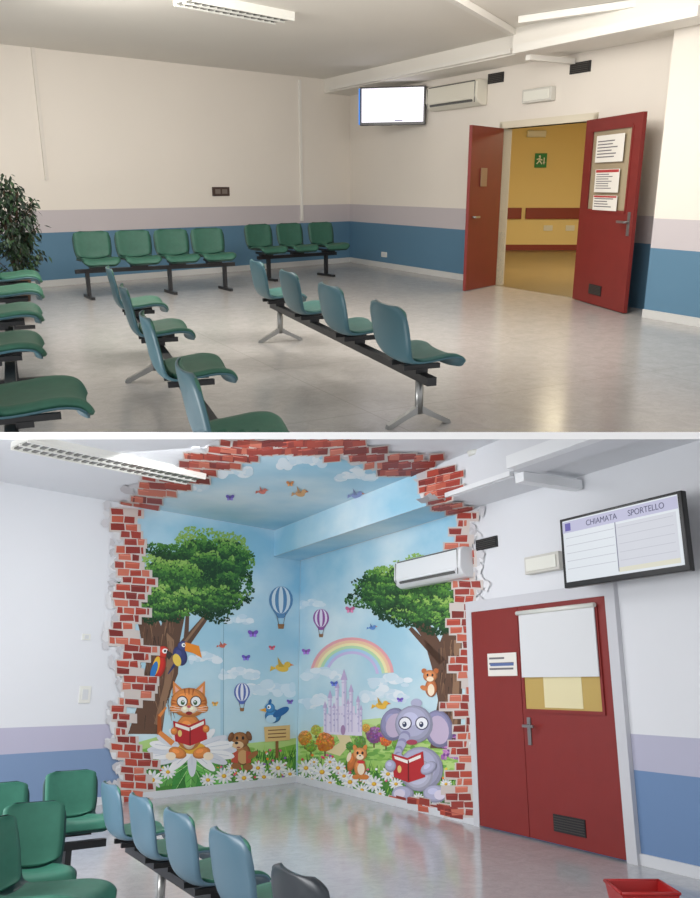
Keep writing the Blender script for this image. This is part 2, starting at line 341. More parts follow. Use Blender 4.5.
def aircon(room,x0,x1,yt,yb,label,white):
    M,W,Hh=wr(room,'R',x0,x1,yt,yb,.12); M=M@Matrix.Translation((0,.115,0)); h=Hh/2
    prof=[(0,-h),(0,h),(-.15,h),(-.19,h*.8),(-.2,-h*.35),(-.16,-h*.8),(-.1,-h)]
    b=MB(); b.prism([(-W/2,y,z) for y,z in prof],(W,0,0),white); t=thing('air_conditioner',label,'air conditioner',room,M,b.mesh('ac_body'),bevel=.015)
    g=mat('ac_slot',(96,96,94),.5); b=MB(); b.box((0,-.18,-h*.62),(W*.82,.03,h*.16),g,Matrix.Rotation(.5,3,'X')); obj('air_outlet',b.mesh('outlet'),parent=t)
    b=MB(); b.box((W*.02,-.188,-h*.45),(W*.84,.02,h*.18),white,Matrix.Rotation(-.2,3,'X')); obj('louvre',b.mesh('louvre'),parent=t)
    b=MB(); b.box((0,-.185,h*.86),(W*.9,.012,.01),g,Matrix.Rotation(-.5,3,'X')); 
    for s in (-.5,.5): b.box((s*W*.93,-.196,0),(.006,.01,Hh*.8),g)
    obj('panel_seam',b.mesh('seam'),parent=t)
aircon('A',430,481,83,108,'white split air conditioner mounted high on the wall',mat('ac_cream',(218,214,200),.4))
aircon('B',399,466,554,583,'white split air conditioner mounted over the mural',mat('ac_white',(224,226,228),.4))
def vent(room,x0,x1,yt,yb):
    M,W,Hh=wr(room,'R',x0,x1,yt,yb); b=MB(); b.box((0,-.01,0),(W,.02,Hh),black)
    for i in range(5): b.box((0,-.024,Hh*(-.35+.175*i)),(W*.9,.01,Hh*.06),mat('vent_grey',(70,66,62),.5))
    thing('air_vent','black rectangular louvred vent high on the wall','vent',room,M,b.mesh('vent'))
vent('A',489,504,73,83); vent('A',571,591,62,73); vent('B',477,498,538,549)
def emerg(room,x0,x1,yt,yb):
    M,W,Hh=wr(room,'R',x0,x1,yt,yb,.082); b=MB(); b.box((0,.04,0),(W,.08,Hh),mat('lamp_housing',(206,204,196),.5)); t=thing('emergency_light','rectangular white emergency light on the wall above the door','emergency light',room,M,b.mesh('housing'),bevel=.01)
    b=MB(); b.box((0,-.006,0),(W*.86,.012,Hh*.7),mat('lamp_diffuser',(228,228,218),.3)); obj('diffuser',b.mesh('diffuser'),parent=t,bevel=.004)
emerg('A',522,551,88,102); emerg('B',524,559,554,572)
M,W,Hh=wr('A','L',212,229,187,196); b=MB(); b.box((0,-.01,0),(W,.02,Hh),mat('dark_plate',(70,52,46),.5)); t=thing('wall_plate','small dark brown plate on the plain wall','sign','A',M,b.mesh('plate'),bevel=.004)
b=MB(); b.box((-W*.2,-.022,0),(W*.3,.004,Hh*.5),mat('plate_grey',(120,110,102),.5)); b.box((W*.2,-.022,0),(W*.3,.004,Hh*.5),mat('plate_grey',(120,110,102),.5)); obj('button',b.mesh('button'),parent=t)
for (r,w,x0,x1,yt,yb_) in (('A','R',382,387,252,257),('B','L',79,90,686,703),('B','L',82,90,634,640)):
    M,W,Hh=wr(r,w,x0,x1,yt,yb_); b=MB(); b.box((0,-.008,0),(W,.015,Hh),white_plastic); b.box((0,-.018,0),(W*.5,.006,Hh*.6),mat('plate_pale',(206,208,210),.5)); thing('socket_plate','small white plastic socket plate on the wall','socket',r,M,b.mesh('plate'))
def fixture(r,p0,p1,wd):
    p0=Vector(p0);p1=Vector(p1); d=p1-p0; L=d.length; x=d.normalized(); y=Vector((-x.y,x.x,0)); M=frame((p0+p1)/2,y)
    wh=mat('lamp_white',(232,232,226),.35)
    b=MB(); b.box((0,0,-.03),(L,wd,.06),wh); t=thing('ceiling_light','long white louvred fluorescent ceiling light','ceiling light',r,M,b.mesh('housing'))
    if r=='B': section(t,r,M,False)
    b=MB(); n=int(L/.09); sil=mat('louvre_silver',(110,110,106),.3,.5)
    for i in range(n): b.box((-L/2+(i+.5)*L/n,0,-.068),(.045,wd*.84,.014),sil)
    c=obj('louvre',b.mesh('louvre'),parent=t)
    if r=='B': section(c,r,M,False)
    b=MB()
    for s in (-1,0,1): b.box((0,s*wd*.45,-.072),(L,.025,.03),wh)
    c=obj('rim',b.mesh('rim'),parent=t)
    if r=='B': section(c,r,M,False)
fixture('A',atz('A',183,-6,CA),atz('A',284,14,CA),.34)
CBZ=3.85; SB=3.42; SWB=.56
fixture('B',atz('B',20,438,CBZ),atz('B',196,475,CBZ),.42)
# ------------------------------------------------------------------ seating
PROF=[(-.26,.395),(-.255,.425),(-.235,.445),(-.16,.452),(-.05,.44),(.06,.432),(.13,.44),(.175,.475),(.2,.54),(.215,.62),(.232,.70),(.245,.765),(.25,.80)]
def surf(bld,w,t,off,v0,v1,m,curl=.036,round_=.44,hs=1.0,k=1.0):
    n=34; nu=12
    def P(v):
        f=v*(len(PROF)-1); i=min(int(f),len(PROF)-2); f-=i
        a=PROF[max(i-1,0)];b_=PROF[i];c=PROF[i+1];d=PROF[min(i+2,len(PROF)-1)]
        return [.5*((2*b_[q])+(c[q]-a[q])*f+(2*a[q]-5*b_[q]+4*c[q]-d[q])*f*f+(3*b_[q]-a[q]-3*c[q]+d[q])*f**3) for q in (0,1)]
    L1=[];L2=[]
    for j in range(n+1):
        q=j/n; q=(q+ (1-math.cos(PI*q))/2)/2; v=v0+(v1-v0)*q; y,z=P(v); y2,z2=P(min(v+.01,1)); y1,z1=P(max(v-.01,0))
        ty,tz=y2-y1,z2-z1; l=math.hypot(ty,tz); ny,nz=-tz/l,ty/l
        e=max(0,(abs(2*q-1)-.62)/.38); hw=w/2*(1-round_*e**2.2)
        waist=1-.09*math.exp(-((v-.56)/.1)**2)
        r1=[];r2=[]
        for i in range(nu+1):
            u=-1+2*i/nu; c=curl*abs(u)**2.5; edge=t*(.5 if abs(u)>.99 or j in(0,n) else 1) if t>.02 else t
            for lst,o in ((r1,off-t/2),(r2,off-t/2+edge)):
                oo=o+c; lst.append(bld.bm.verts.new((u*hw*waist,(y+ny*oo)*k,(z+nz*oo)*hs)))
        L1.append(r1);L2.append(r2)
    kk=bld.mi(m); fs=[]
    for j in range(n):
        for i in range(nu):
            fs.append(bld.bm.faces.new([L1[j][i],L1[j][i+1],L1[j+1][i+1],L1[j+1][i]])); fs.append(bld.bm.faces.new([L2[j][i],L2[j+1][i],L2[j+1][i+1],L2[j][i+1]]))
        for i in (0,nu): fs.append(bld.bm.faces.new([L1[j][i],L1[j+1][i],L2[j+1][i],L2[j][i]]))
    for j in (0,n):
        for i in range(nu): fs.append(bld.bm.faces.new([L1[j][i],L1[j][i+1],L2[j][i+1],L2[j][i]]))
    for f in fs: f.material_index=kk; f.smooth=True
    bmesh.ops.recalc_face_normals(bld.bm,faces=fs)
def beam_row(room,label,centers,face,w,shell_m,pad_m,legs,legmat,hs=1.0,cut=False,group='waiting room beam seats',lk='metal',k=1.0,pt=.032):
    c0=sum((Vector(c) for c in centers),Vector((0,0)))/len(centers)
    y=-Vector((face[0],face[1])).normalized(); M=frame((c0.x,c0.y,0),(y.x,y.y)); Mi=M.inverted()
    root=thing('beam_seating',label,'chair',room,M,None,group)
    b1=MB(); surf(b1,w,.011,0,0,1,shell_m,hs=hs,k=k); me1=b1.mesh('seat_shell')
    b2=MB(); surf(b2,w*.93,pt,pt/2+.005,.05,.47,pad_m,curl=.03,round_=.26,hs=hs,k=k); me2=b2.mesh('cushion')
    b3=MB(); surf(b3,w*.93,.021,.016,.56,.98,pad_m,curl=.03,round_=.34,hs=hs,k=k); me3=b3.mesh('back_pad')
    b4=MB()
    for s in (-.09,.09): b4.box((s,-.03*k,.40*hs),(.03,.3*k,.03),black)
    b4.box((0,-.02,.375*hs),(.22,.08,.03),black); me4=b4.mesh('bracket')
    xs=[]; parts=[]
    for c in centers:
        lp=Mi@Vector((c[0],c[1],0)); xs.append(lp.x)
        s=obj('seat',me1,Matrix.Translation((lp.x,lp.y,0)),root)
        a=obj('seat_cushion',me2,parent=s); d=obj('back_cushion',me3,parent=s); e=obj('bracket',me4,parent=s); parts+= [s,a,d,e]
    b=MB(); x0=min(xs+[l-w*.3 for l in legs])-0; x1=max(xs+[l+w*.3 for l in legs]); x0=min(x0,min(xs)-w*.3); x1=max(x1,max(xs)+w*.3)
    b.box(((x0+x1)/2,-.02,.335*hs),(x1-x0,.06,.05),black); parts.append(obj('beam',b.mesh('beam'),parent=root))
    for lx in legs:
        b=MB(); zt=.31*hs
        if lk=='metal':
            b.cyl((0,-.02,.08),(0,-.02,zt),.026,legmat)
            for sgn in (-1,1):
                b.prism([(-.02,-.02,.14),(-.02,-.02+sgn*.1,.08),(-.02,-.02+sgn*.26*k,.025),(-.02,-.02+sgn*.27*k,.0),(-.02,-.02+sgn*.23*k,.0),(-.02,-.02+sgn*.1,.045),(-.02,-.02,.09)],(.04,0,0),legmat)
        else:
            b.box((0,-.02,.17*hs),(.045,.06,.30*hs),legmat); b.box((0,-.02,.018),(.05,.44*k,.036),legmat)
        parts.append(obj('leg',b.mesh('leg'),Matrix.Translation((lx,0,0)),root))
    if cut:
        for p in parts:
            p.data=p.data.copy()
            loc=p.matrix_basis if p.parent==root else p.parent.matrix_basis@p.matrix_basis
            if section(p,room,M@loc,room=='A')==0 and not p.children: bpy.data.objects.remove(p)
    return root
gA=mat('green_fabric_dark',(38,86,70),.6,var=.08,scale=20); gA2=mat('green_shell_dark',(28,60,54),.5)
blA=mat('teal_plastic_shell',(60,98,108),.4); paA=mat('teal_green_fabric',(58,104,98),.6,var=.08,scale=20); paD=mat('green_fabric',(48,100,80),.6,var=.08,scale=20)
def P2(r,x,y,z): v=atz(r,x,y,z); return Vector((v.x,v.y))
fL=Vector((.25,-.97)).normalized()
def wrow(pxs,ytop,z_,legs,label):
    cs=[P2('A',x,y,z_)+fL*.25 for x,y in zip(pxs,ytop)]
    d=(cs[-1]-cs[0]).normalized(); f=Vector((d.y,-d.x))
    beam_row('A',label,cs,f,.5,gA2,gA,legs,black,hs=1.05,lk='black')
wrow((95,136,174,210),(231,230,229,228),.84,(-.95,0.15,.95),'four dark green padded seats on a black beam along the wall')
wrow((262,293,324),(224,223,222),.84,(-.55,.55),'three dark green padded seats on a black beam near the corner')
def line_row(r,p_first,p_last,n,z_,kk=.85):
    a=P2(r,*p_first,z_); c=P2(r,*p_last,z_); d=(c-a).normalized(); f=Vector((-d.y,d.x))
    if f.x<0: f=-f
    cs=[a+(c-a)*i/(n-1)+f*.25*kk for i in range(n)]
    return cs,f
cs,f=line_row('A',(253,261),(382,304),4,.75,.8)
beam_row('A','four teal plastic shell seats on a black beam, seen from behind',cs,f,.56,blA,paA,(-1.62,1.45),alu,hs=.94,k=.8,pt=.026)
cs,f=line_row('A',(106,268),(178,367),4,.75)
beam_row('A','four teal shell seats with green seat pads on a metal-legged beam',cs,f,.56,blA,paD,(1.0,),alu,cut=True,hs=.94,k=.85)
a=P2('A',12,279,.45); c=P2('A',20,402,.45); d=(c-a).normalized(); f=Vector((-d.y,d.x)); f=f if f.x>0 else -f
cs=[P2('A',*p,.45) for p in ((10,279),(7,294),(-1,316),(-10,349),(18,404))]
beam_row('A','five green padded seats on a beam beside the plant',cs,f,.62,blA,paD,(2.2,.9,-.4),black,cut=True,lk='black',pt=.045)
# ------------------------------------------------------------------ plant
pp=atz('A',20,301); b=MB(); b.cyl((0,0,0),(0,0,.3),.13,mat('pot_brown',(84,60,44),.6),24,.17); b.cyl((0,0,.27),(0,0,.29),.15,mat('soil',(40,30,22),.9),20)
t=thing('potted_ficus','tall leafy dark green potted ficus in the corner by seats','plant','A',Matrix.Translation(pp),b.mesh('pot'))
b=MB(); bark=mat('bark',(70,56,40),.8)
for q in range(4):
    a=q*1.6; b.tube([(.02*math.cos(a),.02*math.sin(a),.27),(.06*math.cos(a+1),.06*math.sin(a+1),.8),(.13*math.cos(a),.13*math.sin(a),1.35)],.014,bark)
tips=[]
for q in range(46):
    z=random.uniform(.45,1.45); a=random.uniform(0,2*PI); rr=random.uniform(.2,.37)*(1 if z<1.25 else .7); p0=Vector((.06*math.cos(a),.06*math.sin(a),z-.12)); p1=Vector((rr*math.cos(a),rr*math.sin(a),z+random.uniform(0,.22)))
    b.cyl(p0,p1,.005,bark,5); tips.append((p0,p1))
obj('trunk',b.mesh('trunk'),parent=t)
b=MB(); lv=[mat('leaf_a',(36,56,38),.5),mat('leaf_b',(24,40,30),.5),mat('leaf_c',(54,80,50),.5)]
for i in range(1700):
    p0,p1=random.choice(tips); c=p0.lerp(p1,random.uniform(.15,1.05))+Vector([random.uniform(-.07,.07) for _ in range(3)]); a=math.atan2(c.y,c.x)
    L=random.uniform(.06,.11); Rm=Matrix.Rotation(a+random.uniform(-1,1),3,'Z')@Matrix.Rotation(random.uniform(.1,1.3),3,'Y')@Matrix.Rotation(random.uniform(-.7,.7),3,'X')
    b.face([c+Rm@Vector(p) for p in ((0,0,0),(L*.4,L*.23,0),(L,0,-.01),(L*.4,-L*.23,0))],random.choice(lv))
o=obj('foliage',b.mesh('foliage'),parent=t)
# ================================================================== ROOM B
wB=(222,224,228)
wallBL=banded('wall_paint_cool',wB,(184,182,202),(124,148,182),.66,.95); wallBR=banded('wall_paint_cool_side',wB,(180,180,200),(106,136,176),.74,1.03)
ceilB=mat('ceiling_paint_cool',(222,224,228),.8,var=.02,scale=.7); flB=floormat('linoleum_cool',(184,185,186),(172,173,175),.13,-.5)
slab_wall('wall_left','B','L',-.1,9,0,CBZ,wallBL,True)
slab_wall('wall_right','B','R',-.1,10.5,0,CBZ,wallBR,True)
KB=K['B']; e1=wpos('B','L',9,0); e2=wpos('B','R',10.5,0)
flat('floor','B',[KB+Vector((0,.1,0)),e1,(e1.x,2.2),(e2.x,2.2),e2],-.04,.04,flB)
flat('ceiling','B',[KB+Vector((0,.1,0)),e1,(e2.x,e1.y),e2],CBZ,.04,ceilB,True)
sofB=mat('soffit_paint',(220,222,226),.7)
soffit('B',0,SWB,SB,CBZ,-.3,10.5,sofB,True)
sB2=wall('B','R',511,500,SWB+.3)[0]
soffit('B',SWB,SWB+.3,SB-.05,CBZ,sB2,10.5,sofB,True,'trim_11')
tB=mat('trunking_cool',(234,236,238),.5); bbB=mat('baseboard_white',(212,214,218),.5)
base('baseboard_left','B','L',0,9,bbB)
base('baseboard_right','B','R',0,wall('B','R',479,720)[0]-.1,bbB); base('baseboard_right','B','R',wall('B','R',619,720)[0]+.12,10.5,bbB)
oB=SWB+.36
seg_box('B',soff_pt('B',513,500,oB,SB+.0),soff_pt('B',760,460,oB,SB+.0),.11,.12,tB,'trim_7',True)
q=soff_pt('B',522,520,SWB+.2,SB-.1); seg_box('B',q,q-N['BR']*(SWB+.17),.12,.09,tB,'trim_7',True)
seg_box('B',soff_pt('B',448,540,SWB+.03,SB+.03),soff_pt('B',514,520,SWB+.03,SB+.03),.05,.05,tB,'trim_7',True)
# door B
s0=wall('B','R',479,720)[0]; s1=wall('B','R',619,720)[0]; zD=wall('B','R',527,606)[1]; sm=wall('B','R',527,720)[0]
frB=mat('frame_grey_white',(202,203,208),.5); redB=mat('door_red_laminate_bright',(130,40,36),.42,var=.04,scale=5)
b=MB(); 
for (a,c,z0,z1) in ((s0-.1,s0,0,zD+.12),(s1,s1+.12,0,zD+.12),(s0,s1,zD,zD+.12)):
    b.prism([wpos('B','R',a,z0,.001),wpos('B','R',c,z0,.001),wpos('B','R',c,z1,.001),wpos('B','R',a,z1,.001)],N['BR']*.05,frB)
struct('trim_8',b.mesh('door_frame'),'B')
def leafB(name,a,c):
    W=c-a-.008; M=frame(wpos('B','R',(a+c)/2,0,.025),-N['BR']); b=MB(); b.box((0,0,zD/2+.008),(W,.045,zD-.02),redB); return struct(name,b.mesh(name),'B',M),W,M
dl,Wl,Ml=leafB('door_3',s0,sm); dr,Wr,Mr=leafB('door_4',sm,s1)
g=MB(); x=-Wr/2+.09; g.box((x,-.03,1.0),(.05,.012,.26),alu); g.cyl((x,-.03,1.05),(x,-.09,1.05),.014,alu); g.box((x+.05,-.09,1.05),(.16,.018,.025),alu); obj('handle',g.mesh('handle'),parent=dr)
ws0=wall('B','R',529,680)[0]; ws1=wall('B','R',605,680)[0]; wzb=wall('B','R',566,710)[1]; wzt=wall('B','R',566,614)[1]; cx=(ws0+ws1)/2-(sm+s1)/2; WW=ws1-ws0
g=MB(); g.box((cx,-.026,(wzb+wzt)/2),(WW,.008,wzt-wzb),mat('window_gold',(186,158,88),.3)); 
obj('window_pane',g.mesh('pane'),parent=dr)
g=MB(); g.box((cx+.02,-.031,(wzb*.78+wzt*.22)),(WW*.5,.004,(wzt-wzb)*.4),mat('window_cream',(222,212,170),.4)); obj('window_notice',g.mesh('n'),parent=dr)
g=MB()
for (x0,x1,z0,z1) in ((cx-WW/2-.03,cx-WW/2,wzb-.03,wzt+.03),(cx+WW/2,cx+WW/2+.03,wzb-.03,wzt+.03),(cx-WW/2,cx+WW/2,wzb-.03,wzb),(cx-WW/2,cx+WW/2,wzt,wzt+.03)): g.box(((x0+x1)/2,-.03,(z0+z1)/2),(x1-x0,.016,z1-z0),redB)
obj('window_bead',g.mesh('bead'),parent=dr)
pz0=wall('B','R',566,677)[1]; pz1=wall('B','R',566,609)[1]
g=MB(); g.box((0,0,0),(WW*1.02,.012,pz1-pz0),mat('blind_white',(216,218,220),.6)); g.cyl((-WW*.53,-.012,(pz1-pz0)/2),(WW*.53,-.012,(pz1-pz0)/2),.022,white_plastic)
bl=thing('roller_blind','white roller blind covering the upper half of the door window','blind','B',Mr@Matrix.Translation((cx,-.05,(pz0+pz1)/2)),g.mesh('blind'))
g=MB(); g.box((-.05,-.026,.2),(.42,.008,.15),black)
for i in range(6): g.box((-.05,-.032,.145+.022*i),(.4,.006,.008),mat('vent_grey',(70,66,62),.5))
obj('vent_grille',g.mesh('vent'),parent=dr)
M,W,Hh=wr('B','R',488,517,653,676,.055); t=notice(M,W,Hh,'white landscape notice with blue diagram on the red door',None,3,'B')
b=MB(); b.box((0,-.006,.0),(W*.8,.001,Hh*.12),mat('ink_blue',(90,110,160),.6)); obj('printed_diagram',b.mesh('d'),parent=t)
b=MB(); q=atz('B',478,452,CBZ); b.cyl((0,0,0),(0,0,-.05),.12,white_plastic,24,.1); b.cyl((0,0,-.05),(0,0,-.09),.06,mat('detector_grey',(150,152,154),.4),24,.045); thing('smoke_detector','round white smoke detector on the ceiling','smoke detector','B',Matrix.Translation(q),b.mesh('detector'))
# seating B
blB=mat('blue_plastic_shell',(82,114,132),.38); paB=mat('green_fabric_light',(58,122,100),.55,var=.06,scale=20); grB=mat('green_fabric_mid',(56,122,102),.55,var=.06,scale=20); dkB=mat('dark_teal_shell',(34,74,72),.45); bkB=mat('black_plastic_shell',(38,46,54),.35)
a=P2('B',106,784,.78); c=P2('B',222,833,.78); d=(c-a).normalized(); f=Vector((-d.y,d.x)); f=f if f.x>0 else -f
cs=[a+(c-a)*i/3+f*.22 for i in range(4)]
beam_row('B','four blue plastic shell seats with green pads on a metal-legged beam',cs,f,.54,blB,paB,(.5,),alu,group='bright room beam seats',k=.9,hs=.98,pt=.026)
e5=P2('B',290,873,.78)+f*.22
beam_row('B','single black plastic shell seat at the end of the seating',[e5],f,.5,bkB,bkB,(0,),alu,group='bright room beam seats',k=.9,hs=.98,pt=.026)
k_=.78
cs=[P2('B',2,782,.80)+Vector((.1,-.18)),P2('B',74,770,.80)+Vector((.1,-.18))]
f2=Vector((.62,-.78)).normalized()
beam_row('B','two green padded seats on a dark beam beside the blue shells',cs,f2,.43,dkB,grB,(.2,),black,group='bright room beam seats',lk='black',k=k_)
g2=P2('B',30,802,.80)+Vector((.12,-.16))
beam_row('B','dark green padded seat on a black beam turned toward the room',[g2],Vector((.5,-.86)),.36,dkB,grB,(0,),black,group='bright room beam seats',lk='black',k=k_*1.05)
g3=P2('B',34,896,.46)
beam_row('B','green padded seat with rounded front edge beside the dark green seat',[g3],Vector((1,-.12)),.42,dkB,grB,(0,),black,group='bright room beam seats',lk='black',k=1.15)
# bin
q=atz('B',641,887,.3); b=MB(); rb=mat('red_plastic_bin',(176,30,30),.4); h=.3
def ring(w,z): return [Vector((x*w,y*w,z)) for x,y in ((-1,-1),(1,-1),(1,1),(-1,1))]
r0,r1,r2,r3=ring(.12,0),ring(.165,h),ring(.153,h),ring(.11,.01)
for i in range(4):
    j=(i+1)%4; b.face([r0[i],r0[j],r1[j],r1[i]],rb); b.face([r1[i],r1[j],r2[j],r2[i]],rb); b.face([r2[i],r2[j],r3[j],r3[i]],rb)
b.face(r0,rb); b.face(r3,rb); t=thing('waste_bin','small square red plastic waste bin on the floor','bin','B',Matrix.Translation((q.x,q.y,0)),b.mesh('bin'))
b=MB(); 
for i in range(4):
    j=(i+1)%4; b.tube([r1[i],r1[j]],.01,rb,8)
obj('rim',b.mesh('rim'),parent=t)
# ------------------------------------------------------------------ mural
class Art(MB):
    def pt(s,sf,p,l):
        o=.005+.0007*l
        if sf=='L': a,z=wall('B','L',p[0],p[1],o); return wpos('B','L',a,z,o)
        if sf=='R': a,z=wall('B','R',p[0],p[1],o); return wpos('B','R',a,z,o)
        if sf=='S': a,z=wall('B','R',p[0],p[1],SWB+o); return wpos('B','R',a,z,SWB+o)
        if sf=='C': return atz('B',p[0],p[1],CBZ-o)
        if sf=='U': return atz('B',p[0],p[1],SB-o)
    def p(s,sf,pts,c,l=1): s.face([s.pt(sf,q,l) for q in pts],c if not isinstance(c,tuple) else mat('mural_paint',c,.6))
    def e(s,sf,cx,cy,rx,ry,c,l=1,rot=0,n=18):
        P=[]
        for i in range(n):
            t=2*PI*i/n; x=rx*math.cos(t); y=ry*math.sin(t)
            P.append((cx+x*math.cos(rot)-y*math.sin(rot),cy+x*math.sin(rot)+y*math.cos(rot)))
        s.p(sf,P,c,l)
    def ln(s,sf,x0,y0,x1,y1,w,c,l=1,w1=None):
        w1=w if w1 is None else w1; dx,dy=x1-x0,y1-y0; L=math.hypot(dx,dy) or 1; nx,ny=-dy/L,dx/L
        s.p(sf,[(x0+nx*w/2,y0+ny*w/2),(x1+nx*w1/2,y1+ny*w1/2),(x1-nx*w1/2,y1-ny*w1/2),(x0-nx*w/2,y0-ny*w/2)],c,l)
    def sh(s,sf,cx,cy,rx,ry,c,l=1,rot=0,n=20):   # softly modelled paint dab: darker rim, lighter centre
        dk=tuple(int(v*.80) for v in c); md=tuple(int(v*.91) for v in c); lt=tuple(min(255,int(v*1.08+8)) for v in c)
        s.e(sf,cx,cy,rx,ry,dk,l,rot,n); s.e(sf,cx-rx*.05,cy-ry*.06,rx*.91,ry*.9,md,l+.1,rot,n); s.e(sf,cx-rx*.1,cy-ry*.12,rx*.78,ry*.76,c,l+.2,rot,n); s.e(sf,cx-rx*.2,cy-ry*.28,rx*.42,ry*.36,lt,l+.3,rot,n)
A=Art(); sky=skymat(); R=random.Random(3); U=R.uniform
sL=wall('B','L',128,650)[0]; sR=wall('B','R',464,650)[0]; o=.005
A.face([wpos('B','L',.01,.1,o),wpos('B','L',sL,.1,o),wpos('B','L',sL,CBZ-.01,o),wpos('B','L',.01,CBZ-.01,o)],sky)
A.face([wpos('B','R',.01,.1,o),wpos('B','R',sR,.1,o),wpos('B','R',sR,SB-.01,o),wpos('B','R',.01,SB-.01,o)],sky)
sq1=wall('B','R',438,510,SWB)[0]
A.face([wpos('B','R',-.4,SB,SWB+o),wpos('B','R',sq1,SB,SWB+o),wpos('B','R',sq1,CBZ-.01,SWB+o),wpos('B','R',-.4,CBZ-.01,SWB+o)],sky)
A.face([wpos('B','R',.02,SB-o,SWB),wpos('B','R',sq1+.1,SB-o,SWB),wpos('B','R',sR,SB-o,.01),wpos('B','R',.01,SB-o,.01)],sky)
cT=proj('B',wpos('B','R',sq1,CBZ,SWB)); cM=proj('B',wpos('B','R',sq1,SB,SWB)); cW=proj('B',wpos('B','R',sR,SB,0)); cL=proj('B',wpos('B','L',sL,CBZ)); cK=proj('B',wpos('B','R',0,CBZ,SWB))
A.p('C',[cL,(cK[0]-14,cK[1]+2),(cK[0]+6,cK[1]+6),(cT[0],cT[1]+4),(cT[0]-8,cT[1]-4),(405,464),(385,453),(345,440),(240,440),(205,460),(170,477),(140,488)],sky,0)
g1=(158,200,104);g2=(124,180,78);g3=(184,214,130);dg=(74,136,58)
A.p('L',[(132,744),(160,736),(200,738),(240,744),(270,741),(296,738),(296,781),(220,790),(132,800)],(176,210,130),.8)
A.p('L',[(132,752),(170,742),(220,748),(262,752),(296,744),(296,781),(220,790),(132,800)],g2,1)
A.p('L',[(132,768),(190,757),(240,762),(296,756),(296,781),(220,790),(132,800)],dg,2)
A.p('R',[(298,736),(316,728),(340,722),(380,718),(420,726),(462,736),(462,812),(298,783)],(196,222,150),.8)
A.p('R',[(298,744),(330,728),(365,722),(400,734),(452,748),(466,812),(380,800),(298,783)],g3,1)
A.p('R',[(298,756),(340,742),(380,752),(420,760),(466,780),(466,812),(380,800),(298,783)],g1,2)
A.p('R',[(298,768),(350,766),(400,778),(466,796),(466,815),(380,801),(298,783)],dg,3)
A.p('R',[(334,730),(346,727),(352,742),(340,756),(326,752),(340,742)],(226,210,160),3)
for i in range(260):
    x=U(300,458); y=U(736,762)+max(0,x-400)*.2; A.e('R',x,y,U(2,5),U(.8,1.8),R.choice([(150,196,96),(134,184,84),(176,212,120),(112,168,76)]),2.2+.003*i,n=8)
for i in range(120):
    x=U(134,294); y=U(749,764); A.e('L',x,y,U(2,6),U(.8,2),R.choice([(134,186,84),(112,170,70),(150,200,96)]),2.2+.003*i,n=8)
for sf,X0,X1,y0 in (('L',134,294,754),('R',300,462,762)):
    for i in range(620):
        x=U(X0,X1); yy=y0+U(0,26)+(max(0,x-300)*.12 if sf=='R' else (294-x)*.05); A.ln(sf,x,yy,x+U(-3,3),yy-U(4,11),1.2,R.choice([(120,182,70),(84,150,56),(56,118,48),(160,206,90),(44,100,44)]),4+.004*i,.3)
def foliage(sf,cx,cy,rx,ry,n,l0=6):
    ph=[U(0,6) for _ in range(3)]
    def rad(a): return 1+.12*math.sin(3*a+ph[0])+.08*math.sin(7*a+ph[1])+.05*math.sin(11*a+ph[2])
    P=[(cx+rx*.84*rad(2*PI*i/48)*math.cos(2*PI*i/48),cy+ry*.82*rad(2*PI*i/48)*math.sin(2*PI*i/48)) for i in range(48)]
    A.p(sf,P,(40,78,40),l0)
    clumps=[(U(-.85,.85),U(-.85,.85)) for _ in range(20)]
    for i in range(n):
        a=U(0,2*PI); q=math.sqrt(U(0,1.2)); rr=rad(a); x=cx+rx*q*rr*math.cos(a); y=cy+ry*q*rr*math.sin(a); nx_,ny_=(x-cx)/rx,(y-cy)/ry
        cl=min(clumps,key=lambda c:(c[0]-nx_)**2+(c[1]-ny_)**2)
        lit=(nx_-cl[0])*.7-(ny_-cl[1])*2.8-ny_*.3+U(-.4,.25)
        g=max(0,min(1,(lit+.9)/2.0)); c=[(28,62,34),(40,82,40),(54,104,46),(74,126,52),(96,148,60),(122,168,74),(148,184,92)][int(g*6.99)]
        A.e(sf,x,y,U(.9,2.2),U(.6,1.3),c,l0+.3+i*.0018,U(0,3),n=6)
bk=(98,70,54); bk2=(146,112,86); bk3=(62,44,36)
A.p('L',[(128,734),(138,704),(146,664),(139,628),(131,596),(150,600),(161,626),(172,594),(188,600),(180,640),(178,674),(166,704),(162,734)],bk,4)
A.p('L',[(154,724),(164,684),(168,650),(166,632),(174,640),(174,672),(166,704),(162,726)],bk2,5)
A.ln('L',172,660,210,612,12,bk,4,5); A.ln('L',152,640,132,608,8,bk,4,4); A.ln('L',175,655,206,615,3,bk2,4.6,2); A.ln('L',186,640,188,606,5,bk,4.2,3)
for i in range(90):
    x=U(141,174); y=U(606,716); A.ln('L',x,y,x+U(-2,3),y+U(6,16),.9,R.choice([bk3,bk2,(120,88,66)]),5.2+.005*i,.3)
foliage('L',192,576,58,40,3000); foliage('L',162,606,26,17,600,11); foliage('L',228,560,24,24,700,11); foliage('L',208,600,36,13,600,11)
A.p('R',[(430,748),(438,700),(432,668),(424,640),(410,620),(426,618),(440,642),(450,616),(466,612),(463,650),(462,690),(460,750)],bk,4); A.ln('R',442,662,410,628,8,bk,4,4); A.p('R',[(450,730),(453,680),(454,640),(461,640),(459,690),(457,730)],bk2,5)
for i in range(60):
    x=U(438,458); y=U(636,728); A.ln('R',x,y,x+U(-2,2),y+U(6,14),.9,R.choice([bk3,bk2,(120,88,66)]),5.2+.005*i,.3)
foliage('R',414,594,52,33,2400); foliage('R',450,618,16,16,400,11); foliage('R',386,588,26,22,600,11); foliage('R',424,612,30,12,500,11)
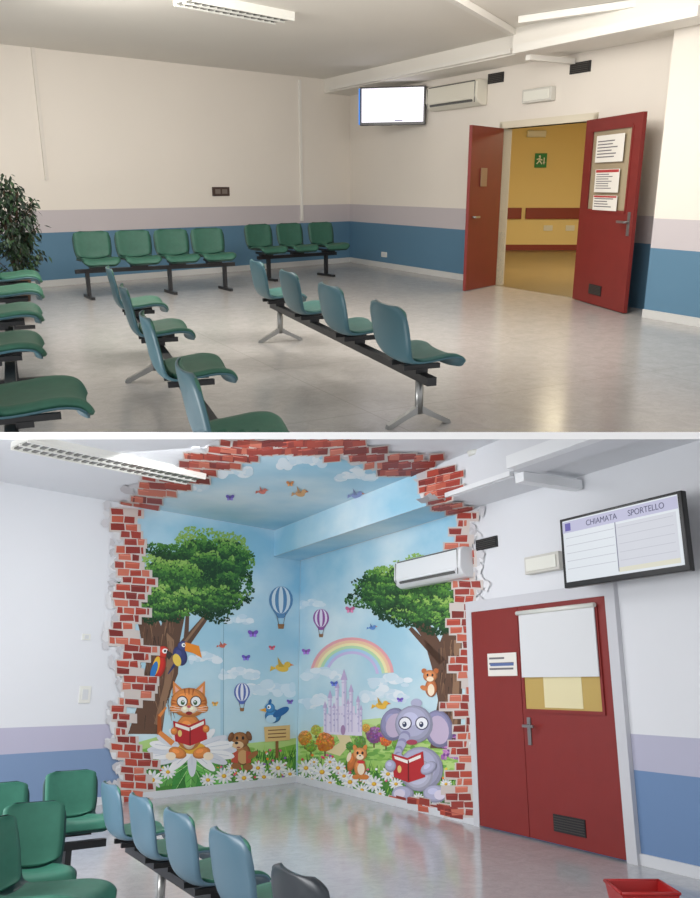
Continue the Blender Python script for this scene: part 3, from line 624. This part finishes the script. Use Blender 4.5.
for i,c in enumerate([(236,166,170),(242,202,166),(246,232,178),(190,224,180),(172,210,234),(202,190,228)]):
    r0=42-i*3.0; P=[]
    for q in range(19):
        t=PI*(1.03+.94*q/18); P.append((352+r0*math.cos(t),676+r0*.92*math.sin(t)))
    for q in range(18,-1,-1):
        t=PI*(1.03+.94*q/18); P.append((352+(r0-3.0)*math.cos(t),676+(r0-3.0)*.92*math.sin(t)))
    for q in range(18): A.p('R',[P[q],P[q+1],P[36-q],P[37-q]],c,2)
for sf,x,y,sz in (('R',320,676,1.2),('R',390,684,1.2),('L',240,676,1.2),('L',270,692,1.5),('C',300,464,1.5),('C',232,474,1.2),('R',322,704,1.3),('L',240,622,.9),('C',356,478,1.2),('R',384,698,1.3),('C',190,490,1),('L',206,660,1.0),('R',310,606,.9)):
    for q in range(26):
        dx=U(-15,15)*sz; A.e(sf,x+dx,y+(U(-3.5,1.5)-max(0,4-abs(dx)*.4))*sz,U(2,6)*sz,U(1.5,3.6)*sz,R.choice([(212,229,238),(222,234,241),(206,225,236),(230,238,243)]),3+.04*q,n=14)
def balloon(sf,x,y,r,c1,c2):
    A.e(sf,x,y,r,r*1.15,c1,9)
    for q,w_ in enumerate((.78,.5,.2)): A.e(sf,x,y,r*w_,r*1.14,c2 if q%2==0 else c1,9.5+q*.5)
    A.p(sf,[(x-r*.7,y+r*.85),(x+r*.7,y+r*.85),(x+r*.25,y+r*1.5),(x-r*.25,y+r*1.5)],c1,9)
    A.ln(sf,x-r*.4,y+r*1.1,x-r*.2,y+r*2,.5,(90,80,80),9); A.ln(sf,x+r*.4,y+r*1.1,x+r*.2,y+r*2,.5,(90,80,80),9)
    A.p(sf,[(x-r*.28,y+r*2),(x+r*.28,y+r*2),(x+r*.22,y+r*2.4),(x-r*.22,y+r*2.4)],(150,104,60),10)
balloon('L',281,600,12,(96,140,180),(222,230,234)); balloon('R',321,618,8,(156,84,160),(236,226,240)); balloon('L',242,692,8,(90,110,180),(236,236,244))
# plain fairytale towers
lt=(226,218,236); sh=(204,194,222); rf=(196,176,212)
A.p('R',[(324,734),(324,714),(331,714),(331,706),(355,706),(355,714),(362,716),(362,736)],lt,5)
for x,y0,w,h in ((330,698,3.4,34),(337,688,3.4,44),(344,680,4.6,50),(351,692,3.4,40),(358,702,3,30),(325,708,3,24),(334,708,2.4,24),(348,704,2.4,28),(361,710,2.2,22)):
    A.p('R',[(x-w/2,y0),(x+w/2,y0),(x+w/2,y0+h),(x-w/2,y0+h)],lt,6+.02*x/10); A.p('R',[(x,y0),(x+w/2,y0),(x+w/2,y0+h),(x,y0+h)],sh,7+.02*x/10); A.p('R',[(x-w*.75,y0),(x+w*.75,y0),(x,y0-w*2.4)],rf,8); A.p('R',[(x-w*.6,y0+2),(x+w*.6,y0+2),(x+w*.6,y0+3),(x-w*.6,y0+3)],sh,8.1)
    for q in (.25,.5,.72): A.e('R',x,y0+h*q,.5,1.0,(150,140,190),8.4,n=8)
A.e('R',343,730,2.4,5,(170,136,176),8.6)
for k in range(14): A.p('R',[(325+k*2.7,713),(326.4+k*2.7,713),(326.4+k*2.7,715),(325+k*2.7,715)],sh,8.2)
for x,y,r,c in ((305,738,7,(214,150,60)),(325,742,9,(218,132,50)),(374,735,8,(150,90,150)),(386,740,6,(226,120,60)),(398,744,6,(120,170,60)),(366,728,4,(220,170,70)),(316,730,5,(190,190,80)),(311,746,6,(130,170,70)),(360,742,6,(110,160,70)),(380,728,4,(140,176,80)),(350,746,4,(90,150,66))):
    A.e('R',x,y,r,r*1.05,tuple(int(v*.85) for v in c),6)
    for q in range(60):
        a=U(0,6.3); d_=math.sqrt(U(0,1.05))*r; A.e('R',x+d_*math.cos(a),y+d_*math.sin(a),r*.16,r*.11,tuple(max(0,min(255,v+int(-d_*math.sin(a)*4)+R.choice([-22,0,18]))) for v in c),7+.006*q,U(0,3),n=6)
    A.ln('R',x,y+r*.8,x,y+r*1.6,1.4,bk,5)
def daisy(sf,x,y,r,l=10):
    rot=U(0,1)
    for q in range(12):
        a=rot+2*PI*q/12; A.e(sf,x+r*.6*math.cos(a),y+r*.5*math.sin(a),r*.44,r*.15,(236,236,232) if q%2 else (216,219,224),l+.05*q,a,n=9)
    A.e(sf,x,y,r*.28,r*.24,(206,150,40),l+1,n=10); A.e(sf,x-r*.04,y-r*.05,r*.2,r*.16,(240,196,60),l+1.1,n=10)
def leaf(sf,x0,y0,x1,y1,w,c,l):
    dx,dy=x1-x0,y1-y0; L=math.hypot(dx,dy); nx,ny=-dy/L,dx/L
    prof=[(0,.1),(.15,.55),(.35,.95),(.55,1),(.75,.72),(.9,.34),(1,0)]
    up=[(x0+dx*t_+nx*w*h_,y0+dy*t_+ny*w*h_) for t_,h_ in prof]; dn=[(x0+dx*t_-nx*w*h_,y0+dy*t_-ny*w*h_) for t_,h_ in prof[:-1]]
    A.p(sf,up+dn[::-1],c,l); A.p(sf,[(x0,y0)]+up,tuple(min(255,int(v*1.18)) for v in c),l+.1); A.ln(sf,x0,y0,x1,y1,.9,(170,214,140),l+.3,.3)
    for t_ in (.25,.45,.65): A.ln(sf,x0+dx*t_,y0+dy*t_,x0+dx*(t_+.14)+nx*w*.7,y0+dy*(t_+.14)+ny*w*.7,.5,(60,120,56),l+.35); A.ln(sf,x0+dx*t_,y0+dy*t_,x0+dx*(t_+.14)-nx*w*.7,y0+dy*(t_+.14)-ny*w*.7,.5,(50,104,50),l+.35)
for i,(x1,y1,w) in enumerate(((154,788,7),(172,796,8),(208,796,8),(236,788,8),(230,758,6),(154,762,5),(218,744,5),(190,797,6))): leaf('L',192,762,x1,y1,w,R.choice([(70,142,62),(54,122,54),(92,160,76)]),13.2+.1*i)
for sf,x,y,r in (('L',152,780,11),('L',142,766,7),('L',168,772,8),('L',145,790,8),('L',208,780,8),('L',224,776,9),('L',244,778,9),('L',258,768,8),('L',264,777,8),('L',278,768,9),('L',290,774,7),('L',250,786,6),('L',272,780,7),('L',286,781,5),('L',232,768,6),('R',306,768,9),('R',322,772,10),('R',338,768,8),('R',350,782,9),('R',374,784,9),('R',388,774,8),('R',362,790,7),('R',312,780,6),('R',330,783,7),('R',404,794,6),('R',396,784,7),('R',436,800,6),('R',452,796,7),('R',344,776,7),('R',380,794,6),('R',301,778,5),('R',366,778,7),('R',418,798,6),('R',446,784,6),('R',314,762,5),('R',330,762,6)): daisy(sf,x,y,r,15 if sf=='L' and x<230 else 10)
for i in range(150):
    sf=R.choice('LR'); x=U(136,292) if sf=='L' else U(302,456); y=U(750,778)+(max(0,x-300)*.1); A.e(sf,x,y,1.4,1.3,R.choice([(220,60,90),(240,210,80),(150,90,190),(250,250,250),(240,130,50),(230,90,140)]),9,n=7)
for q in range(16):
    a=2*PI*q/16; A.e('L',192+29*math.cos(a),750+11*math.sin(a),16,4.6,(238,238,238) if q%2 else (216,219,226),16.2+.05*q,math.atan2(11*math.sin(a),29*math.cos(a))); A.ln('L',192+14*math.cos(a),750+6*math.sin(a),192+40*math.cos(a),750+15*math.sin(a),.5,(190,196,208),17.1)
A.e('L',192,748,14,6,(226,176,60),17.2)
og=(226,140,70); ogd=(170,86,40); cr=(246,228,200); bkk=(40,34,36); rd=(186,42,48)
def cat(ox,oy,s):
    T=lambda x,y:(ox+(x-186)*s,oy+(y-712)*s); l0=4
    def e(x,y,rx,ry,c,l,rot=0,n=16): X,Y=T(x,y); A.e('L',X,Y,rx*s,ry*s,c,l+l0,rot,n)
    def S(x,y,rx,ry,c,l,rot=0): X,Y=T(x,y); A.sh('L',X,Y,rx*s,ry*s,c,l+l0,rot)
    def p(P,c,l): A.p('L',[T(*q) for q in P],c,l+l0)
    def ln(a,b,c,d,w_,col,l,w1=None): A.ln('L',*T(a,b),*T(c,d),w_*s,col,l+l0,None if w1 is None else w1*s)
    S(186,728,12,16,og,14); S(186,732,6.5,11,cr,14.5); S(176,746,8,5,og,15,.3); S(197,746,8,5,og,15,-.3); e(170,749,4.5,3.6,cr,15.4); e(203,749,4.5,3.6,cr,15.4); S(186,702,16,13,og,16); S(174,707,5,4,og,16.4); S(198,707,5,4,og,16.4)
    for q in (-1,1):
        p([(186+q*14,700),(186+q*5,691),(186+q*14,683)],og,15); p([(186+q*11.5,696),(186+q*7.5,692),(186+q*12.5,687)],(240,180,160),15.5)
        e(186+q*6,701,5,5,(70,50,50),17.6); e(186+q*6,701,4.2,4.2,(246,246,246),18,n=12); e(186+q*5.5,702,1.8,2.2,(60,100,60),19,n=9); e(186+q*5.2,701.2,.7,.8,(255,255,255),19.4,n=6)
        for t_ in range(3): ln(186+q*15,700+t_*3,186+q*10,701+t_*2.4,1.3,ogd,17,.3)
        for t_ in range(3): ln(186+q*11.5,720+t_*6,186+q*7.5,721+t_*5,1.4,ogd,15,.3)
        for t_ in range(3): ln(186+q*6,707+t_,186+q*17,705+t_*2.6,.4,(250,240,230),18.6)
    for q in (-4,0,4): ln(186+q,689.5,186+q*.8,695.5,1.6,ogd,17,.3)
    S(183,708,4,3.4,cr,18); S(189,708,4,3.4,cr,18.4); e(186,705.6,1.8,1.2,(200,90,100),19,n=8); e(186,711.3,3,1.6,(150,40,40),19,n=8)
    p([(172,718),(186,722),(200,716),(202,734),(187,740),(174,736)],rd,20); p([(174,720),(186,724),(199,718),(199,721),(186,727),(174,723)],(245,240,230),20.5); ln(187,724,187,739,1,(120,20,24),21)
    e(178,729,1.8,3,(230,200,120),21); S(173,727,3,3.4,og,22); S(201,725,3,3.4,og,22)
    ln(172,738,160,728,5,og,13.5,4); ln(160,730,160,712,4,ogd,13.4,3); ln(160,714,166,706,3,og,13.6,1.5)
cat(189,714,1.14)
X=4
A.sh('L',155+X,666,6.5,12,(206,50,40),12,.2); A.e('L',152+X,666,3.5,10,(236,190,60),12.6,.25); A.e('L',150+X,670,3,9,(50,120,190),13,.3); A.sh('L',159+X,652,6,6,(214,60,44),13.5); A.e('L',161+X,651,3,2.6,(246,240,236),14,n=10); A.e('L',161+X,651,1.2,1.4,bkk,14.5,n=8); A.p('L',[(163+X,650),(169+X,654),(165+X,660),(162+X,656)],(60,52,48),14.6)
A.ln('L',152+X,676,145+X,697,4.5,(206,50,40),12,1); A.ln('L',150+X,676,141+X,692,3,(220,170,60),12.2,1)
A.sh('L',180,656,7,10,(60,66,120),12,-.3); A.e('L',177,660,4,6.5,(240,206,90),13,-.3); A.sh('L',183,646,5.5,5,(70,76,130),13.5); A.p('L',[(185,642),(199,646),(202,658),(193,653),(185,651)],(240,144,44),14); A.e('L',183.5,645,2,2.2,(250,250,250),14.4,n=9); A.e('L',184,645.2,.9,1,bkk,14.8,n=7); A.ln('L',175,664,168,674,3,(50,56,104),12,1)
br=(156,104,60)
A.sh('L',242,754,9,11,br,14); A.sh('L',240,740,9,8,br,16.5) 
for x,y,rt in ((231,737,.35),(249,736,-.35)): A.sh('L',x,y,2.8,5,(120,76,44),17,rt)
A.e('L',238,745,5.6,3.8,(226,190,146),17.2); A.e('L',236.5,743,1.9,1.4,bkk,18,n=8); A.e('L',237,738,1.4,1.9,bkk,18,n=8); A.e('L',243,738,1.4,1.9,bkk,18,n=8); A.e('L',238.5,747.4,2,.8,(150,70,60),18,n=8); A.e('L',243,757,5.5,7,(206,160,106),15); A.p('L',[(234,750),(238,751),(238,764),(231,762)],(190,80,60),16); A.p('L',[(246,751),(251,752),(251,763),(246,764)],(190,80,60),16); A.e('L',253,755,6,2.6,br,16.5,-.6); A.e('L',236,766,5,3,br,16.8); A.e('L',248,767,5,3,br,16.8)
A.p('L',[(264,727),(290,725),(290,740),(265,742)],(220,186,124),14); A.ln('L',277,738,277,758,3,(140,96,56),13)
for q in range(3): A.ln('L',268,730.5+q*3.6,286,729.5+q*3.6,1.0,(120,80,50),15)
A.sh('L',273,716,8,7,(60,130,186),15); A.e('L',271,719,5,4,(190,220,236),15.5); A.sh('L',270,708,5,5,(70,144,200),16); A.p('L',[(266,708),(259,710),(266,712)],(240,170,60),17); A.e('L',269,707,1.9,2.2,(250,250,250),17,n=9); A.e('L',268.6,707.2,.9,1,bkk,17.5,n=7); A.e('L',281,712,9,3.6,(40,100,160),16,-.5); A.e('L',270,702,1.5,3,(40,100,160),16.5,.3)
el=(180,180,206); eld=(148,146,182); ell=(200,200,220)
def ele(ox,oy,s):
    T=lambda x,y:(ox+(x-414)*s,oy+(y-750)*s)
    def e(x,y,rx,ry,c,l,rot=0,n=18): X,Y=T(x,y); A.e('R',X,Y,rx*s,ry*s,c,l,rot,n)
    def S(x,y,rx,ry,c,l,rot=0): X,Y=T(x,y); A.sh('R',X,Y,rx*s,ry*s,c,l,rot)
    def p(P,c,l): A.p('R',[T(*q) for q in P],c,l)
    S(420,768,20,20,el,12); S(418,773,13,14,ell,12.5); S(396,728,12,15,eld,13,.3); e(397,729,8,11,(196,180,204),13.4,.3); S(436,732,13,17,eld,13,-.2); e(436,733,9,13,(196,180,204),13.4,-.2); S(414,728,17,17,el,15); e(416,709,5,4,el,14)
    for q in range(12):
        e(406-q*.9+(q>8)*1.9*(q-8),738+q*2.1-(q>8)*1.2*(q-8),4.8-q*.2,4.4-q*.12,el if q%3 else eld,16+q*.1,n=12)
    for x in (406,421): e(x,727,6,6,(60,60,90),18); e(x,727,5.1,5.1,(246,246,250),19,n=14); e(x-.5,728,2,2.6,(50,60,90),20,n=9); e(x-.9,727,.7,.8,(255,255,255),20.4,n=6)
    e(412,744,5,2.4,(170,70,90),17.9)
    p([(394,754),(408,758),(422,752),(424,775),(409,780),(396,775)],rd,20); p([(396,756),(408,760),(420,755),(420,758),(408,763),(397,759)],(246,240,232),20.5); p([(408.4,760),(409.6,760),(409.6,779),(408.4,779)],(110,18,22),21); e(401,768,1.8,3.4,(230,200,120),21.3)
    S(427,767,8,5,el,22,-.6); S(393,765,5,5.5,el,22); S(404,790,10,7,el,18); S(433,790,11,8,el,18); e(401,790,5,4,(220,212,228),19); e(437,791,5,4.4,(220,212,228),19)
ele(414,749,1.12)
A.sh('R',360,768,6,9,(222,140,76),14); A.sh('R',352,762,4,10,(206,116,56),13,.3); A.e('R',349,757,2,5,cr,13.5,.3); A.sh('R',360,754,7,6.5,(230,156,94),16); A.e('R',360,757,3.6,2.8,cr,17); A.e('R',360,755.6,1,.8,bkk,18,n=7); A.e('R',357.5,753,1.2,1.6,bkk,18,n=8); A.e('R',362.5,753,1.2,1.6,bkk,18,n=8); A.e('R',355,748,2,3.4,og,15,-.3); A.e('R',365,748,2,3.4,og,15,.3); A.e('R',361,769,3.6,6,cr,15); A.e('R',364,777,5,2.6,(214,130,60),16); A.e('R',356,777,4,2.4,(214,130,60),16); A.e('R',361,762,4,1.6,(220,60,60),16.5)
A.sh('R',431,688,6,9,(196,116,70),12); A.sh('R',430,676,7,6,(212,136,84),14); A.e('R',424,671,2.6,2.6,(196,110,60),13); A.e('R',436,671,2.6,2.6,(196,110,60),13); A.e('R',430,679,3.6,2.6,cr,15); A.e('R',427.5,675,1,1.4,bkk,16,n=8); A.e('R',432.5,675,1,1.4,bkk,16,n=8); A.e('R',424,688,4,2.4,(212,130,74),14,.4); A.e('R',431,690,3.4,6,cr,13)
for q in range(160):
    A.e('R',452+U(-10,8),744+U(-15,15),U(1.2,2.2),U(1,2),R.choice([(160,96,170),(190,130,190),(120,70,140),(206,150,200)]),7+.01*q,n=7)
def bird(sf,x,y,c,s=1.0):
    A.e(sf,x,y,6*s,3.4*s,c,12,.2); A.e(sf,x+5*s,y-3*s,3*s,2.8*s,c,12.5); A.p(sf,[(x+7.5*s,y-4*s),(x+11*s,y-2.6*s),(x+7.5*s,y-2*s)],(230,120,50),13); A.p(sf,[(x-3*s,y-1*s),(x+2*s,y-1*s),(x-4*s,y-10*s)],tuple(int(v*.85) for v in c),14); A.p(sf,[(x-5*s,y),(x-11*s,y+3*s),(x-10*s,y-2*s)],c,12)
bird('L',282,668,(236,190,70),1.1); bird('R',381,706,(240,190,70),.9); bird('R',372,628,(96,140,200),.5); bird('C',356,496,(150,160,210),.8); bird('C',300,494,(226,170,110),.8); bird('C',262,492,(226,120,100),.6); bird('L',222,646,(210,110,90),.5)
for sf,x,y,c,z_ in (('L',253,634,(130,90,190),1.1),('L',246,658,(110,90,190),.9),('L',272,648,(210,90,110),.7),('R',334,684,(90,110,200),.8),('R',306,652,(160,100,190),.9),('R',400,700,(120,90,190),.7),('C',230,498,(120,100,190),.9),('R',350,610,(200,110,150),1.0),('C',290,484,(220,140,70),.8),('L',215,704,(230,170,80),.7),('L',290,702,(120,90,180),.7)):
    for s in (-1,1): A.e(sf,x+s*2.4*z_,y-1.3*z_,2.7*z_,1.8*z_,c,12,s*-.7,n=10); A.e(sf,x+s*1.7*z_,y+1.4*z_,1.7*z_,1.3*z_,tuple(min(255,v+40) for v in c),13,s*.6,n=9)
    A.ln(sf,x,y-2.5*z_,x,y+2.5*z_,.6,bkk,14)
A.ln('L',222,541,222,782,3.0,(170,208,224),3); A.ln('L',223.5,541,223.5,782,.6,(130,168,186),4)
# brick border
bricks=[(162,60,46),(178,72,54),(140,50,42),(190,92,70),(152,60,50),(124,44,38),(200,112,90)]; mort=(204,194,188); plas=[(216,216,218),(202,201,204),(222,222,224),(192,190,193)]
cnt=[0]
def jag(sf,x,y,rx,ry,c,l):
    n=9; A.p(sf,[(x+rx*U(.4,1.1)*math.cos(2*PI*i/n),y+ry*U(.4,1.1)*math.sin(2*PI*i/n)) for i in range(n)],c,l)
def brick(sf,x,y,w,h,sl,l=24):
    cnt[0]+=1; l=l+(cnt[0]%60)*.02; c=R.choice(bricks); j=lambda:U(-.6,.6)
    A.p(sf,[(x+j(),y+j()),(x+w+j(),y+sl*w+j()),(x+w+j(),y+sl*w+h+j()),(x+j(),y+h+j())],c,l)
    if U(0,1)<.5: A.ln(sf,x+1,y+1.2,x+w-1,y+sl*w+1.2,.9,tuple(min(255,v+30) for v in c),l+1.4,.4)
def vband(sf,fx,y0,y1,sl,wmin,wmax,side):
    y=y0;k=0;W=(wmin+wmax)/2
    while y<y1:
        h=7.6; W=max(wmin,min(wmax,W+U(-13,13))); outer=fx(y)+U(-5,5)
        x0=outer if side<0 else outer-W
        for q in range(3): jag(sf,outer+side*U(-2,6),y+U(-4,9),U(3,6),U(3,8),R.choice(plas),20+.1*(k%9)+.02*q)
        A.p(sf,[(x0-1.5,y-1),(x0+W+1.5,y-1+sl*(W+3)),(x0+W+1.5,y+h+1+sl*(W+3)),(x0-1.5,y+h+1)],mort,21.2+.1*(k%7))
        x=x0
        w=R.choice([6,10,13]) if k%2 else R.choice([13,15])
        while x<x0+W-3:
            w=min(w,x0+W-x)
            if U(0,1)>.06: brick(sf,x,y+sl*(x-x0),w-1.2,h-1.4,sl,22.4)
            x+=w; w=R.choice([12,13,14,15])
        y+=h;k+=1
vband('L',lambda y:117+4*math.sin(y/17)+3*math.sin(y/6),cL[1]+2,798,.06,11,34,-1)
vband('R',lambda y:474+3*math.sin(y/15)+2*math.sin(y/6),cW[1],812,.0,10,29,1)
def cband(sf,pts,sl,spread,step=6,hh=6,bw_=15,J=2,base=16):
    for i in range(len(pts)-1):
        (x0,y0),(x1,y1)=pts[i],pts[i+1]; n=max(1,int(math.hypot(x1-x0,y1-y0)/step))
        for q_ in range(n):
            q=q_/n; bx=x0+(x1-x0)*q; by=y0+(y1-y0)*q
            jag(sf,bx+U(-9,9)-spread[0]*1.5,by-spread[1]*1.8+U(-3,3),U(6,11),U(3,7),R.choice(plas),base-3+.05*(q_%20))
            for j in range(-J,J+1):
                if abs(j)==J and U(0,1)<.55: continue
                x=bx+j*spread[0]+U(-6,6)-bw_*.4; y=by+j*spread[1]; y=round(y/(hh+1))*(hh+1)+sl*(x-bx)
                w=bw_*U(.6,1.1); l=base+((i*7+q_*3+j)%9)*.3
                A.p(sf,[(x-1.4,y-1.2),(x+w+1.4,y-1.2+sl*w),(x+w+1.4,y+hh+1.0+sl*w),(x-1.4,y+hh+1.0)],mort,l); brick(sf,x,y,w,hh,sl,l+3)
cband('C',[(cL[0]-2,cL[1]-1),(150,489),(172,480),(195,468),(212,457),(232,448),(262,442)],.12,(4,4))
cband('C',[(262,442),(330,442),(352,447),(378,456),(400,464),(cT[0]-8,cT[1]-4),(cT[0]+2,cT[1]-1)],-.1,(4,-4))
cband('S',[(cT[0]+2,cT[1]+3),(cM[0]+1,cM[1]-4)],-.22,(7,1),3.5,6,13,2)
cband('U',[(cM[0],cM[1]),((cM[0]+cW[0])/2,(cM[1]+cW[1])/2-1),(cW[0],cW[1]-3)],-.15,(5,1),3,4,13,2)
cband('R',[(400,797),(420,801),(448,808),(468,814)],.2,(4,1),6,6,13,1) 
mu=thing('wall_mural','colourful painted landscape mural framed by broken red bricks','mural','B',I4,A.mesh('wall_mural'))
section(mu,'B',I4,False)
# ------------------------------------------------------------------ light
w=bpy.data.worlds.new('world'); sc.world=w; w.use_nodes=True; w.node_tree.nodes['Background'].inputs[0].default_value=(.98,.98,1,1); w.node_tree.nodes['Background'].inputs[1].default_value=1.0
def area(room,loc,target,size,e,col):
    l=bpy.data.lights.new('lamp','AREA'); l.size=size[0]; l.shape='RECTANGLE'; l.size_y=size[1]; l.energy=e; l.color=col
    o=bpy.data.objects.new('area_light',l); link(o); d=Vector(target)-Vector(loc); o.matrix_basis=ROOM[room]@(Matrix.Translation(loc)@d.to_track_quat('-Z','Y').to_matrix().to_4x4())
area('A',(-2.2,8.5,3.05),(-1.6,10.5,0),(1.8,1.8),200,(1,.96,.9))
area('A',(1.2,7.5,3.05),(1.5,10.0,0),(1.8,1.8),180,(1,.96,.9))
area('A',(4.2,14.5,2.8),(4.2,14.8,0),(1.5,3),230,(1,.87,.6))
area('B',(-1.5,8.0,3.7),(-1.0,10,0),(2,2),120,(.98,.99,1))
area('B',(-4.2,4.2,1.9),(0.5,9.5,2.9),(2.5,2),190,(.97,.98,1))  # unseen light added at the left to brighten the room, no fitting there
cam=bpy.data.cameras.new('camera'); cam.sensor_fit='HORIZONTAL'; cam.sensor_width=36; cam.lens=F/700*36; cam.clip_end=200
co=bpy.data.objects.new('camera',cam); link(co); co.matrix_basis=CAMW; sc.camera=co
